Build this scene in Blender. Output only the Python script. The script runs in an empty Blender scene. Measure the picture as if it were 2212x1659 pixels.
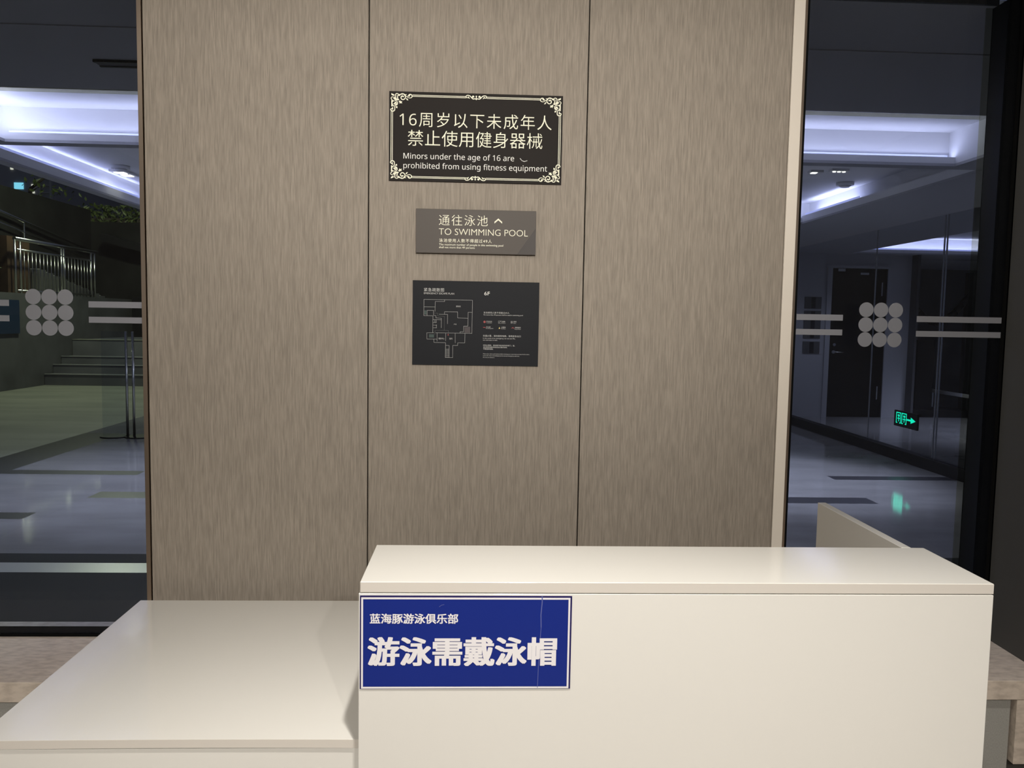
import bpy, bmesh, math, random
from mathutils import Vector, Matrix

random.seed(7)
SC = bpy.context.scene
COL = SC.collection

# ------------------------------------------------------------------ camera
YAW, PITCH, ROLL = 0.042939, 0.078934, 0.017368
cy, sy, cp, sp = math.cos(YAW), math.sin(YAW), math.cos(PITCH), math.sin(PITCH)
fwd = Vector((sy * cp, cy * cp, -sp))
right = Vector((cy, -sy, 0))
up = right.cross(fwd)
r2 = math.cos(ROLL) * right + math.sin(ROLL) * up
u2 = -math.sin(ROLL) * right + math.cos(ROLL) * up
cam_data = bpy.data.cameras.new('camera')
cam_data.sensor_width = 36.0
cam_data.lens = 36.0 * 1750.57 / 2212.0
cam_data.clip_start, cam_data.clip_end = 0.05, 300
cam = bpy.data.objects.new('camera', cam_data)
COL.objects.link(cam)
m = Matrix((r2, u2, -fwd)).transposed().to_4x4()
m.translation = Vector((0, 0, 1.521))
cam.matrix_world = m
SC.camera = cam

# ------------------------------------------------------------------ world, exposure
SC.view_settings.view_transform = 'Standard'
SC.view_settings.look = 'None'
SC.view_settings.exposure = 0.0
SC.view_settings.gamma = 1.0
SC.view_settings.use_curve_mapping = False
w = bpy.data.worlds.new('night_sky')
SC.world = w
w.use_nodes = True
w.node_tree.nodes['Background'].inputs[0].default_value = (0.62, 0.68, 1.0, 1)
w.node_tree.nodes['Background'].inputs[1].default_value = 0.08

# ------------------------------------------------------------------ lights
def lamp(name, kind, loc, energy, color, aim=None, **kw):
    d = bpy.data.lights.new(name, kind)
    d.energy = energy
    d.color = color
    for k, v in kw.items():
        setattr(d, k, v)
    o = bpy.data.objects.new(name, d)
    COL.objects.link(o)
    o.location = loc
    if aim is not None:
        o.rotation_euler = Vector(aim).to_track_quat('-Z', 'Y').to_euler()
    return o

WARM = (1.0, 0.95, 0.88)
COOL = (0.73, 0.74, 1.0)
DOWN = (0, 0, -1)
# key and wall spots of the room, others added fill (some fittings further down)
# (place, power, beam angle, what it is aimed at)
ROOM_LAMPS = [((0.05, 1.06, 2.86), 185, 86, None), ((-1.3, 0.9, 2.86), 15, 176, None), ((0.05, 1.06, 2.86), 26, 176, None),
              ((0.05, -2.6, 2.86), 700, 46, (0.05, 2.83, 2.85)), ((-1.8, -2.2, 2.86), 240, 38, (-1.75, 2.47, 0.3)), ((0.9, -1.6, 2.86), 112, 176, None),
              ((1.65, 1.1, 2.86), 110, 82, None), ((0.3, -2.2, 2.86), 262, 40, (0.35, 1.77, 0.5)), ((-1.0, -2.4, 2.86), 112, 176, None)]
for loc, e, ang, at in ROOM_LAMPS:
    lamp('downlight_or_fill', 'SPOT', loc, e, WARM, DOWN if at is None else Vector(at) - Vector(loc), spot_size=math.radians(ang),
         spot_blend=1.0 if ang < 150 else 0.2, shadow_soft_size=0.035)
# unseen fill lamps added to brighten the hall; two follow its ceiling spotlights
for loc, e, ang in (((0.0, 4.3, 2.66), 50, 165), ((0.0, 7.7, 2.66), 220, 165), ((3.0, 7.75, 2.68), 380, 70), ((-3.1, 7.5, 2.68), 270, 90),
                    ((0.0, 10.8, 2.66), 110, 165), ((5.7, 11.6, 2.66), 42, 150), ((7.6, 11.3, 2.66), 200, 95)):
    lamp('hall_spot_or_fill', 'SPOT', loc, e, (0.80, 0.81, 1.0), DOWN, spot_size=math.radians(ang), spot_blend=0.6, shadow_soft_size=0.3)
# cove light strips of the hall: long thin lamps lying in the troughs, shining up, one of them added
def cove(name, a, b, aim, e):
    a, b = Vector(a), Vector(b)
    d = bpy.data.lights.new(name, 'AREA')
    d.shape = 'RECTANGLE'
    d.energy, d.color = e, COOL
    d.size, d.size_y = (b - a).length, 0.03
    o = bpy.data.objects.new(name, d)
    COL.objects.link(o)
    z = -Vector(aim).normalized()
    x = (b - a).normalized()
    y = z.cross(x)
    mm = Matrix((x, y, z)).transposed().to_4x4()
    mm.translation = (a + b) / 2
    o.matrix_world = mm
    return o
cove('cove_strip_or_fill', (-3.3, 5.908, 2.75), (3.42, 5.908, 2.75), (0, -0.8, 1), 11.5)
cove('cove_strip_or_fill', (-3.775, 6.1, 2.75), (-3.775, 9.3, 2.75), (1.2, 0, 1), 10)
cove('cove_strip_or_fill', (-3.7, 9.42, 2.745), (3.7, 9.45, 2.745), (0, -0.3, 1), 13)
cove('cove_strip_or_fill', (-3.3, 4.58, 2.72), (3.3, 4.58, 2.72), (0, 1, 0.3), 6)  # unseen near-side strip added to brighten the far lip
cove('cove_strip_or_fill', (6.2, 12.99, 2.745), (11.3, 12.99, 2.745), (0, -0.5, 1), 13)
cove('cove_strip_or_fill', (3.81, 8.3, 2.745), (3.81, 9.3, 2.745), (-0.2, 0, 1), 3)
cove('cove_strip_or_fill', (-3.37, 4.62, 2.745), (-3.37, 5.8, 2.745), (0.3, 0, 1), 7)
# street lamp outdoors, over the planting by the steps
lamp('street_lamp', 'POINT', (-7.0, 16.0, 6.0), 750, (0.95, 1.0, 0.62), shadow_soft_size=0.2)

# ------------------------------------------------------------------ materials
def mat(name, color, rough=0.5, metal=0.0, spec=0.5, emit=None, estr=0.0, coat=0.0):
    mt = bpy.data.materials.new(name)
    mt.use_nodes = True
    b = mt.node_tree.nodes['Principled BSDF']
    b.inputs['Base Color'].default_value = (*color, 1)
    b.inputs['Roughness'].default_value = rough
    b.inputs['Metallic'].default_value = metal
    b.inputs['Specular IOR Level'].default_value = spec
    if coat:
        b.inputs['Coat Weight'].default_value = coat
        b.inputs['Coat Roughness'].default_value = 0.05
    if emit:
        b.inputs['Emission Color'].default_value = (*emit, 1)
        b.inputs['Emission Strength'].default_value = estr
    return mt

def noise_mat(name, c0, c1, scale, rough=0.6, bump=0.0, lo=0.35, hi=0.65, detail=4, spec=0.5, dist=0.001):
    mt = mat(name, c0, rough, spec=spec)
    nt = mt.node_tree
    N, L = nt.nodes, nt.links
    b = N['Principled BSDF']
    tc = N.new('ShaderNodeTexCoord')
    mp = N.new('ShaderNodeMapping')
    mp.inputs['Scale'].default_value = scale
    nz = N.new('ShaderNodeTexNoise')
    nz.inputs['Scale'].default_value = 1.0
    nz.inputs['Detail'].default_value = detail
    cr = N.new('ShaderNodeValToRGB')
    cr.color_ramp.elements[0].position = lo
    cr.color_ramp.elements[1].position = hi
    cr.color_ramp.elements[0].color = (*c0, 1)
    cr.color_ramp.elements[1].color = (*c1, 1)
    L.new(tc.outputs['Object'], mp.inputs['Vector'])
    L.new(mp.outputs['Vector'], nz.inputs['Vector'])
    L.new(nz.outputs['Fac'], cr.inputs['Fac'])
    L.new(cr.outputs['Color'], b.inputs['Base Color'])
    if bump:
        bp = N.new('ShaderNodeBump')
        bp.inputs['Strength'].default_value = bump
        bp.inputs['Distance'].default_value = dist
        L.new(nz.outputs['Fac'], bp.inputs['Height'])
        L.new(bp.outputs['Normal'], b.inputs['Normal'])
    return mt

def glass_mat(name, tint, refl_ior=1.26, gloss=(1, 1, 1)):
    mt = bpy.data.materials.new(name)
    mt.use_nodes = True
    nt = mt.node_tree
    nt.nodes.clear()
    N, L = nt.nodes, nt.links
    out = N.new('ShaderNodeOutputMaterial')
    tr = N.new('ShaderNodeBsdfTransparent')
    tr.inputs[0].default_value = (*tint, 1)
    gl = N.new('ShaderNodeBsdfGlossy')
    gl.inputs['Roughness'].default_value = 0.0
    gl.inputs['Color'].default_value = (*gloss, 1)
    fr = N.new('ShaderNodeFresnel')
    # the same reflection on both faces of a pane
    geo = N.new('ShaderNodeNewGeometry')
    sel = N.new('ShaderNodeMapRange')
    sel.inputs['To Min'].default_value = refl_ior
    sel.inputs['To Max'].default_value = 1.0 / refl_ior
    L.new(geo.outputs['Backfacing'], sel.inputs['Value'])
    L.new(sel.outputs[0], fr.inputs['IOR'])
    mx = N.new('ShaderNodeMixShader')
    L.new(fr.outputs[0], mx.inputs[0])
    L.new(tr.outputs[0], mx.inputs[1])
    L.new(gl.outputs[0], mx.inputs[2])
    L.new(mx.outputs[0], out.inputs[0])
    return mt

def frost_mat(name, col, opacity):
    mt = bpy.data.materials.new(name)
    mt.use_nodes = True
    nt = mt.node_tree
    nt.nodes.clear()
    N, L = nt.nodes, nt.links
    out = N.new('ShaderNodeOutputMaterial')
    tr = N.new('ShaderNodeBsdfTransparent')
    df = N.new('ShaderNodeBsdfDiffuse')
    df.inputs[0].default_value = (*col, 1)
    mx = N.new('ShaderNodeMixShader')
    mx.inputs[0].default_value = opacity
    L.new(tr.outputs[0], mx.inputs[1])
    L.new(df.outputs[0], mx.inputs[2])
    L.new(mx.outputs[0], out.inputs[0])
    return mt

M = {}
M['wall'] = noise_mat('textured_wallcovering', (0.245, 0.213, 0.176), (0.355, 0.308, 0.255), (270, 270, 16), 0.75,
                      bump=0.35, lo=0.30, hi=0.70, detail=4, spec=0.25)
M['wall_low'] = noise_mat('grey_wallcovering', (0.30, 0.295, 0.27), (0.36, 0.352, 0.325), (500, 500, 160), 0.8,
                          bump=0.3, spec=0.2)
M['stone'] = noise_mat('travertine', (0.47, 0.40, 0.335), (0.63, 0.545, 0.46), (26, 60, 55), 0.5, bump=0.25,
                       lo=0.32, hi=0.60, detail=9, dist=0.002)
M['white'] = mat('white_laminate', (0.76, 0.745, 0.70), 0.12)
M['edge_band'] = mat('laminate_edge_band', (0.66, 0.62, 0.565), 0.35)
M['white_trim'] = mat('cream_trim', (0.80, 0.73, 0.635), 0.5)
M['metal'] = mat('champagne_metal', (0.50, 0.41, 0.33), 0.28, 1.0)
M['black'] = mat('black_metal', (0.010, 0.010, 0.011), 0.4, spec=0.2)
M['gap'] = mat('dark_gap', (0.006, 0.006, 0.006), 0.9, spec=0.0)
M['frame_black'] = mat('matte_black_frame', (0.006, 0.006, 0.006), 0.9, spec=0.03)
M['darkgrey'] = mat('dark_grey_paint', (0.072, 0.069, 0.061), 0.6, spec=0.2)
M['glass'] = glass_mat('pane_glass', (0.90, 0.92, 0.95))
M['glass_partition'] = glass_mat('partition_glass', (0.94, 0.95, 0.97), 1.13)
M['door_black'] = mat('black_door_paint', (0.004, 0.004, 0.004), 0.6, spec=0.05)
M['frost'] = frost_mat('frosted_decal', (0.31, 0.315, 0.345), 0.75)
M['edge'] = glass_mat('uncoated_glass_edge', (0.86, 0.85, 0.74), 1.2)
M['hall_white'] = mat('hall_white_paint', (0.78, 0.78, 0.78), 0.7, spec=0.2)
M['hall_wall'] = mat('hall_wall_paint', (0.45, 0.45, 0.46), 0.7, spec=0.2)
M['hall_soffit'] = mat('grey_soffit_board', (0.43, 0.43, 0.44), 0.7, spec=0.2)
M['floor_hall'] = noise_mat('hall_stone_tile', (0.26, 0.255, 0.25), (0.33, 0.325, 0.32), (1.2, 3, 3), 0.07, detail=6)
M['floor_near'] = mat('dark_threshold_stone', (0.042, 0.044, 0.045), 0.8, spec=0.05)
M['floor_band'] = mat('pale_threshold_stone', (0.46, 0.46, 0.44), 0.3)
M['floor_strip'] = mat('dark_floor_strip', (0.04, 0.04, 0.045), 0.3)  # darker strips across the hall floor, one even tone
M['terrace'] = noise_mat('terrace_concrete', (0.20, 0.205, 0.165), (0.27, 0.275, 0.22), (0.6, 2.0, 2), 0.7, detail=6)
M['concrete'] = noise_mat('dark_concrete', (0.07, 0.07, 0.072), (0.11, 0.11, 0.112), (1.5, 1.5, 1.5), 0.85)
M['concrete_dark'] = noise_mat('blackened_concrete', (0.013, 0.013, 0.0125), (0.022, 0.022, 0.021), (1.5, 1.5, 1.5), 0.9, spec=0.1)
M['step_stone'] = noise_mat('step_stone', (0.12, 0.12, 0.13), (0.17, 0.17, 0.18), (1.5, 3, 1.5), 0.7)
M['steel'] = mat('stainless_steel', (0.62, 0.62, 0.58), 0.25, 1.0)
M['led'] = mat('led_profile', (0.6, 0.62, 0.8), 0.5, emit=(0.50, 0.55, 1.0), estr=0.55)
M['lens'] = mat('lamp_lens', (0.9, 0.9, 0.9), 0.3, emit=(1.0, 0.95, 0.75), estr=6.0)
M['sign_brown'] = mat('brown_sign_plate', (0.017, 0.0135, 0.0115), 0.55, spec=0.1)
M['sign_taupe'] = mat('taupe_sign_plate', (0.092, 0.079, 0.069), 0.5, spec=0.2)
M['sign_taupe_dark'] = mat('dark_taupe_corner', (0.050, 0.041, 0.037), 0.5, spec=0.3)
M['sign_black'] = mat('charcoal_sign_plate', (0.016, 0.017, 0.020), 0.5, spec=0.1)
M['cream'] = mat('cream_print', (0.86, 0.84, 0.66), 0.5)
M['print_white'] = mat('white_print', (0.82, 0.81, 0.76), 0.5)
M['print_grey'] = mat('grey_print', (0.52, 0.52, 0.50), 0.5)
M['line_grey'] = mat('grey_plan_line', (0.36, 0.36, 0.35), 0.5)
M['route'] = mat('dim_route_line', (0.10, 0.10, 0.10), 0.5)
M['red_print'] = mat('red_print', (0.30, 0.035, 0.035), 0.5)
M['yellow_print'] = mat('yellow_print', (0.80, 0.62, 0.22), 0.5)
M['green_print'] = mat('green_print', (0.014, 0.040, 0.034), 0.5)
M['maroon_print'] = mat('maroon_print', (0.026, 0.016, 0.018), 0.5)
M['blue'] = mat('blue_vinyl', (0.007, 0.022, 0.21), 0.35, spec=0.3)
M['navy'] = mat('navy_vinyl', (0.010, 0.006, 0.085), 0.3)
M['blue_white'] = mat('white_vinyl', (0.80, 0.78, 0.80), 0.4)
M['crease'] = mat('creased_vinyl', (0.10, 0.12, 0.33), 0.35)
M['exit_green'] = mat('exit_sign_green', (0.02, 0.3, 0.2), 0.4, emit=(0.0, 0.85, 0.45), estr=1.3)
M['ceiling'] = mat('room_ceiling_paint', (0.70, 0.68, 0.64), 0.8)
M['room'] = mat('room_wall_paint', (0.14, 0.125, 0.11), 0.8)
M['floor_room'] = noise_mat('room_stone_floor', (0.22, 0.19, 0.16), (0.32, 0.28, 0.24), (2, 4, 2), 0.4)
M['leaf'] = noise_mat('leaf_green', (0.035, 0.055, 0.012), (0.10, 0.13, 0.03), (9, 9, 9), 0.5)
M['bark'] = mat('bark', (0.05, 0.04, 0.03), 0.9)
M['brown'] = noise_mat('rusty_brown', (0.045, 0.024, 0.012), (0.08, 0.042, 0.021), (3, 3, 3), 0.7)
M['blue_board'] = mat('blue_board', (0.014, 0.034, 0.075), 0.5)
M['window_lit'] = mat('lit_window', (0.2, 0.3, 0.3), 0.5, emit=(0.25, 0.75, 0.85), estr=1.2)
M['window_warm'] = mat('warm_lit_window', (0.3, 0.3, 0.2), 0.5, emit=(1.0, 0.95, 0.7), estr=0.9)
M['tower'] = mat('tower_facade', (0.30, 0.30, 0.33), 0.9, spec=0.1)

# ------------------------------------------------------------------ mesh helpers
class MB:
    def __init__(self):
        self.bm = bmesh.new()
        self.mi = 0
    def face(self, pts):
        vs = [self.bm.verts.new(p) for p in pts]
        f = self.bm.faces.new(vs)
        f.material_index = self.mi
        return f
    def box(self, x0, x1, y0, y1, z0, z1):
        v = [self.bm.verts.new((x, y, z)) for x in (x0, x1) for y in (y0, y1) for z in (z0, z1)]
        for q in ((0, 1, 3, 2), (4, 6, 7, 5), (0, 4, 5, 1), (2, 3, 7, 6), (0, 2, 6, 4), (1, 5, 7, 3)):
            f = self.bm.faces.new([v[i] for i in q])
            f.material_index = self.mi
        return self
    def prism(self, pts, off):
        off = Vector(off)
        a = [self.bm.verts.new(p) for p in pts]
        b = [self.bm.verts.new(Vector(p) + off) for p in pts]
        n = len(a)
        fs = [self.bm.faces.new(a[::-1]), self.bm.faces.new(b)]
        for i in range(n):
            fs.append(self.bm.faces.new((a[i], a[(i + 1) % n], b[(i + 1) % n], b[i])))
        for f in fs:
            f.material_index = self.mi
        return self
    def tube(self, p, q, r, n=10, r1=None):
        p, q = Vector(p), Vector(q)
        r1 = r if r1 is None else r1
        d = (q - p).normalized()
        a = d.orthogonal().normalized()
        b = d.cross(a)
        ca = [self.bm.verts.new(p + r * (math.cos(t) * a + math.sin(t) * b)) for t in [2 * math.pi * i / n for i in range(n)]]
        cb = [self.bm.verts.new(q + r1 * (math.cos(t) * a + math.sin(t) * b)) for t in [2 * math.pi * i / n for i in range(n)]]
        self.bm.faces.new(ca[::-1])
        self.bm.faces.new(cb)
        for i in range(n):
            f = self.bm.faces.new((ca[i], ca[(i + 1) % n], cb[(i + 1) % n], cb[i]))
            f.smooth = True
        return self
    def build(self, name, material, parent=None, bevel=0.0, seg=2):
        bmesh.ops.recalc_face_normals(self.bm, faces=self.bm.faces)
        if bevel:
            bmesh.ops.bevel(self.bm, geom=list(self.bm.edges), offset=bevel, segments=seg, affect='EDGES', profile=0.5)
        me = bpy.data.meshes.new(name)
        self.bm.to_mesh(me)
        self.bm.free()
        for mm in (material if isinstance(material, (list, tuple)) else [material]):
            me.materials.append(mm)
        o = bpy.data.objects.new(name, me)
        COL.objects.link(o)
        if parent is not None:
            o.parent = parent
            o.matrix_parent_inverse = parent.matrix_world.inverted()
        return o

def thing(name, label, cat, loc, group=None):
    o = bpy.data.objects.new(name, None)
    o.empty_display_size = 0.05
    COL.objects.link(o)
    o.location = loc
    o.matrix_world = Matrix.Translation(loc)
    o['label'], o['category'] = label, cat
    if group:
        o['group'] = group
    return o

def tag(o, label, cat, group=None):
    o['label'], o['category'] = label, cat
    if group:
        o['group'] = group
    return o

def struct(o, label=None, cat=None):
    o['kind'] = 'structure'
    if label:
        o['label'] = label
    if cat:
        o['category'] = cat
    return o

# a flat layer on a sign: rectangles, lines and letters laid on a plate that faces -Y
STEP = [0]
def hair():
    STEP[0] = (STEP[0] + 1) % 29
    return STEP[0] * 1.2e-5

class Plate:
    """u runs left to right, v top to bottom over the plate's face"""
    def __init__(self, x0, x1, z0, z1, y):
        self.x0, self.x1, self.z0, self.z1, self.y = x0, x1, z0, z1, y
    def p(self, u, v, lift=0.0):
        return Vector((self.x0 + u * (self.x1 - self.x0), self.y - lift, self.z1 - v * (self.z1 - self.z0)))
    def rect(self, mb, u0, v0, u1, v1, lift=0.0006):
        mb.prism([self.p(u0, v0, 0), self.p(u1, v0, 0), self.p(u1, v1, 0), self.p(u0, v1, 0)], (0, -lift, 0))
    def poly(self, mb, uv, lift=0.0006):
        mb.prism([self.p(a, b, 0) for a, b in uv], (0, -lift, 0))
    def line(self, mb, uv, width, lift=0.0006):
        pts = [self.p(a, b, 0) for a, b in uv]
        h = width / 2
        for a, b in zip(pts[:-1], pts[1:]):
            d = (b - a).normalized()
            n = Vector((-d.z, 0, d.x)) * h
            a2, b2 = a - d * h, b + d * h
            mb.prism([a2 - n, b2 - n, b2 + n, a2 + n], (0, -lift - hair(), 0))
    def disc(self, mb, u, v, r, lift=0.0006, n=20):
        c = self.p(u, v, 0)
        mb.prism([c + Vector((r * math.cos(t), 0, r * math.sin(t))) for t in [2 * math.pi * i / n for i in range(n)]], (0, -lift, 0))

def glyphs(body, offset, spacing, res=4):
    cu = bpy.data.curves.new('lettering', 'FONT')
    cu.body = body
    cu.resolution_u = res
    cu.offset = offset
    cu.space_character = spacing
    o = bpy.data.objects.new('lettering', cu)
    COL.objects.link(o)
    bpy.context.view_layer.update()
    me = bpy.data.meshes.new_from_object(o.evaluated_get(bpy.context.evaluated_depsgraph_get()))
    bpy.data.objects.remove(o)
    bpy.data.curves.remove(cu)
    xs = [v.co.x for v in me.vertices]
    ys = [v.co.y for v in me.vertices]
    return me, min(xs), max(xs), min(ys), max(ys)

def letter(plate, lines, name, material, parent, offset=0.0, lift=0.0006, res=4, bold=None, sans=False):
    """lines: (text, u0, v0, u1, v1): the box the letters fill; Latin lines keep their own proportions and spacing"""
    bm = bmesh.new()
    for body, u0, v0, u1, v1 in lines:
        a, b = plate.p(u0, v1), plate.p(u1, v0)
        W, H = b.x - a.x, b.z - a.z
        latin = all(ord(c) < 128 for c in body)
        if sans:                                 # the plain sans letters of the font
            body = ''.join(chr(0x1D5A0 + ord(c) - 65) if 'A' <= c <= 'Z' else chr(0x1D5BA + ord(c) - 97) if 'a' <= c <= 'z'
                           else chr(0x1D7E2 + ord(c) - 48) if '0' <= c <= '9' else c for c in body)
        sp_ = 1.0
        for _ in range(5):
            me, x0, x1, y0, y1 = glyphs(body, offset, sp_, res)
            want = W / H * (y1 - y0)
            have = x1 - x0
            if latin or len(body) < 3 or abs(want - have) < 0.01 * want:
                break
            adv = have / len(body)
            sp_ = max(0.92, min(1.8, sp_ + (want - have) / (adv * (len(body) - 1)) * sp_ * 0.95))
            bpy.data.meshes.remove(me)
        else:
            me, x0, x1, y0, y1 = glyphs(body, offset, sp_, res)
        rx, rz = bold if bold else (0.0, 0.0)
        sx, sz = (W - 2 * rx) / (x1 - x0), (H - 2 * rz) / (y1 - y0)
        if latin and len(body) > 2:
            sz = sx
        base = [v.co.copy() for v in me.vertices]
        # heavy letters are the regular ones laid over each other, shifted by less than a stroke
        shifts = [(0.0, 0.0)] if not bold else [(0.0, 0.0)] + [(max(-1, min(1, 1.5 * math.cos(t))) * rx, max(-1, min(1, 1.5 * math.sin(t))) * rz) for t in [2 * math.pi * k / 24 for k in range(24)]]
        for k, (dx, dz) in enumerate(shifts):
            for v, c in zip(me.vertices, base):
                v.co = Vector((a.x + rx + (c.x - x0) * sx + dx, plate.y - lift - k * 4e-6, b.z - rz - (y1 - c.y) * sz + dz))
            bm.from_mesh(me)
        bpy.data.meshes.remove(me)
    me = bpy.data.meshes.new(name)
    bm.to_mesh(me)
    bm.free()
    me.materials.append(material)
    o = bpy.data.objects.new(name, me)
    COL.objects.link(o)
    o.parent = parent
    o.matrix_parent_inverse = parent.matrix_world.inverted()
    return o

# ------------------------------------------------------------------ the room
YW = 2.828                                   # face of the panelled wall
wb = MB().box(-1.131, 1.068, YW + 0.02, YW + 0.15, 0, 2.95).build('wall_back', M['gap'])
struct(wb, 'beige panelled wall with vertical grooves between the two glass windows', 'wall')
for x0, x1 in ((-1.128, -0.3820), (-0.3780, 0.3617), (0.3657, 1.0645)):
    MB().box(x0, x1, YW, YW + 0.02, 0, 2.95).build('wall_panel', M['wall'], wb, bevel=0.0008, seg=1)
t = MB().box(-1.146, -1.1315, YW - 0.004, YW + 0.15, 0.0, 2.95).build('trim_1', M['metal'])
struct(t, 'thin champagne metal trim at the left edge of the wall', 'trim')
t = MB().box(1.0665, 1.105, YW - 0.006, YW + 0.15, 0.0, 2.95).build('trim_2', M['white_trim'], bevel=0.001, seg=1)
struct(t, 'cream strip at the right edge of the wall', 'trim')
t = MB().box(1.105, 1.114, YW - 0.003, YW + 0.15, 0.0, 2.95).build('trim_3', M['metal'])
struct(t, 'thin metal trim beside the cream strip', 'trim')

floor = MB().box(-3.4, 3.4, -4.2, 2.97, -0.1, 0.0).build('floor', M['floor_room'])
struct(floor, 'stone floor of the reception room', 'floor')
ceil = MB().box(-3.4, 3.4, -4.2, 2.97, 2.95, 3.05).build('ceiling', M['ceiling'])
struct(ceil, 'painted ceiling of the reception room', 'ceiling')
o = MB().box(-3.4, -3.2, -4.2, 2.97, 0, 2.95).build('wall_left', M['room'])
struct(o, 'left wall of the reception room', 'wall')
o = MB().box(3.2, 3.4, -4.2, 2.6, 0, 2.95).build('wall_right', M['room'])
struct(o, 'right wall of the reception room', 'wall')
o = MB().box(-3.2, 3.2, -4.2, -4.0, 0, 2.95).build('wall_front', M['room'])
struct(o, 'wall behind the viewer', 'wall')

# window ledges and what carries them
ZS = 0.384
def ledge(n, x0, x1, lab):
    o = MB().box(x0, x1, 2.47, 2.975, ZS - 0.064, ZS).build('trim_%d' % n, M['stone'], bevel=0.002)
    return struct(o, lab, 'window ledge')
ledge(4, -3.2, -1.146, 'travertine window ledge under the left window')
ledge(5, 1.114, 3.2, 'travertine window ledge under the right window')
o = MB().box(-3.2, -1.146, 2.49, 2.9, 0, ZS - 0.066).build('wall_left_ledge', M['wall_low'])
struct(o, 'grey wallcovered base under the left window ledge', 'wall')
o = MB().box(1.114, 1.760, 2.492, 2.9, 0, ZS - 0.069).build('wall_right_ledge', M['wall_low'], bevel=0.002)
struct(o, 'grey wallcovered base under the right window ledge', 'wall')
o = MB().box(1.768, 3.2, 2.473, 2.9, 0.10, ZS - 0.066).build('trim_6', M['stone'], bevel=0.002)
struct(o, 'travertine facing under the right window ledge', 'trim')
o = MB().box(1.765, 3.2, 2.52, 2.9, 0, 0.099).build('baseboard_right', M['darkgrey'])
struct(o, 'dark recessed base under the travertine facing', 'baseboard')
# dark pier on the right
o = MB().box(1.884, 2.6, 2.615, 2.825, ZS, 2.95).build('wall_right_pier', M['darkgrey'])
struct(o, 'dark grey pier at the right end of the window', 'wall')

# ------------------------------------------------------------------ windows with their decals
def window(n, x0, x1, side):
    f = MB()
    e0, e1 = (0.012, 0.0015) if side == 'left' else (0.010, 0.012)
    for a, b in ((x0, x0 + e0), (x1 - e1, x1)):
        f.box(a, b, YW + 0.004, YW + 0.075, ZS, 2.95)
    f.box(x0 + e0, x1 - e1, YW + 0.004, YW + 0.075, ZS, ZS + 0.010)
    f.box(x0 + e0, x1 - e1, YW + 0.004, YW + 0.075, 2.935, 2.95)
    fr = f.build('window_%d' % n, M['frame_black'])
    struct(fr, 'tall dark framed double glazed %s window with frosted dots and stripes' % side, 'window')
    a, b = x0 + e0, x1 - e1
    MB().box(a, b, YW + 0.008, YW + 0.014, ZS + 0.010, 2.935).build('pane', M['glass'], fr)
    MB().box(a, b, YW + 0.060, YW + 0.066, ZS + 0.010, 2.935).build('pane', M['glass'], fr)
    return fr
YD = YW + 0.0078
def dots(xc, zc, fr):
    mb = MB()
    for i in (-1, 0, 1):
        for k in (-1, 0, 1):
            cx, cz, r = xc + i * 0.0535, zc + k * 0.0528, 0.0262
            mb.prism([Vector((cx + r * math.cos(t), YD, cz + r * math.sin(t))) for t in [2 * math.pi * q / 40 for q in range(40)]], (0, -0.0004, 0))
    o = mb.build('dot_decal', M['frost'], fr)
    o['label'] = 'nine frosted dots in a square'
def stripes(x0, x1, fr):
    for z0, z1 in ((1.5385, 1.5595), (1.4865, 1.5070)):
        o = MB().box(x0, x1, YD - 0.0004, YD, z0, z1).build('stripe_decal', M['frost'], fr)
        o['label'] = 'frosted safety stripe'
w1 = window(1, -3.2, -1.146, 'left')
dots(-1.4595, 1.519, w1)
stripes(-1.329, -1.1478, w1)
stripes(-1.95, -1.5935, w1)
w2 = window(2, 1.114, 1.884, 'right')
dots(1.4305, 1.526, w2)
stripes(1.126, 1.2935, w2)
stripes(1.5615, 1.872, w2)
# outer skin of the facade: bare glass edges and the black jamb
o = MB().box(1.846, 1.872, 2.995, 3.0, ZS, 2.69).box(1.114, 1.846, 2.995, 3.0, 2.291, 2.304).build('trim_7', M['edge'])
struct(o, 'pale bare edge of the outer glass at the right', 'trim')
o = MB().box(-3.2, -1.146, 2.995, 3.0, 2.294, 2.308).build('trim_8', M['edge'])
struct(o, 'pale bare edge of the outer glass at the left', 'trim')
o = MB().box(1.872, 2.3, YW + 0.08, 3.0, ZS, 2.69).build('trim_9', M['black'])
struct(o, 'black outer jamb of the right window', 'trim')
o = MB().box(1.114, 1.872, 2.962, 2.974, 2.69, 2.95).build('trim_11', M['black'])
struct(o, 'black header over the right window', 'trim')
o = MB().box(-3.2, -1.146, 2.962, 2.974, 2.69, 2.95).build('trim_12', M['black'])
struct(o, 'black header over the left window', 'trim')

# ------------------------------------------------------------------ reception counter, tall unit
ct = thing('reception_counter', 'tall white laminate reception counter with a blue notice on its front', 'counter', (0.47, 1.92, 0))
top = MB().box(-0.2533, 1.1904, 1.769, 2.064, 0.9125, 0.9364).build('counter_top', M['white'], ct, bevel=0.0012)
MB().box(-0.2525, 1.1896, 1.7672, 1.7689, 0.9132, 0.9355).build('edge_band', M['edge_band'], top)
MB().box(-0.2560, 1.1895, 1.766, 1.784, 0.0, 0.9106).build('front_panel', M['white'], ct, bevel=0.001)
MB().box(-0.2560, -0.2380, 1.784, 2.062, 0.0, 0.9120).build('side_panel', M['white'], ct, bevel=0.0008)
MB().box(1.1715, 1.1895, 1.784, 2.062, 0.0, 0.9120).build('side_panel', M['white'], ct, bevel=0.0008)
MB().box(-0.2380, 1.1715, 2.044, 2.062, 0.0, 0.9120).build('back_panel', M['white'], ct, bevel=0.0008)
rp = MB().box(1.131, 1.157, 2.066, 2.597, 0.0, 0.9364).build('return_panel', M['white'], ct, bevel=0.001)
rp['label'] = 'side panel running back towards the window'

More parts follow.
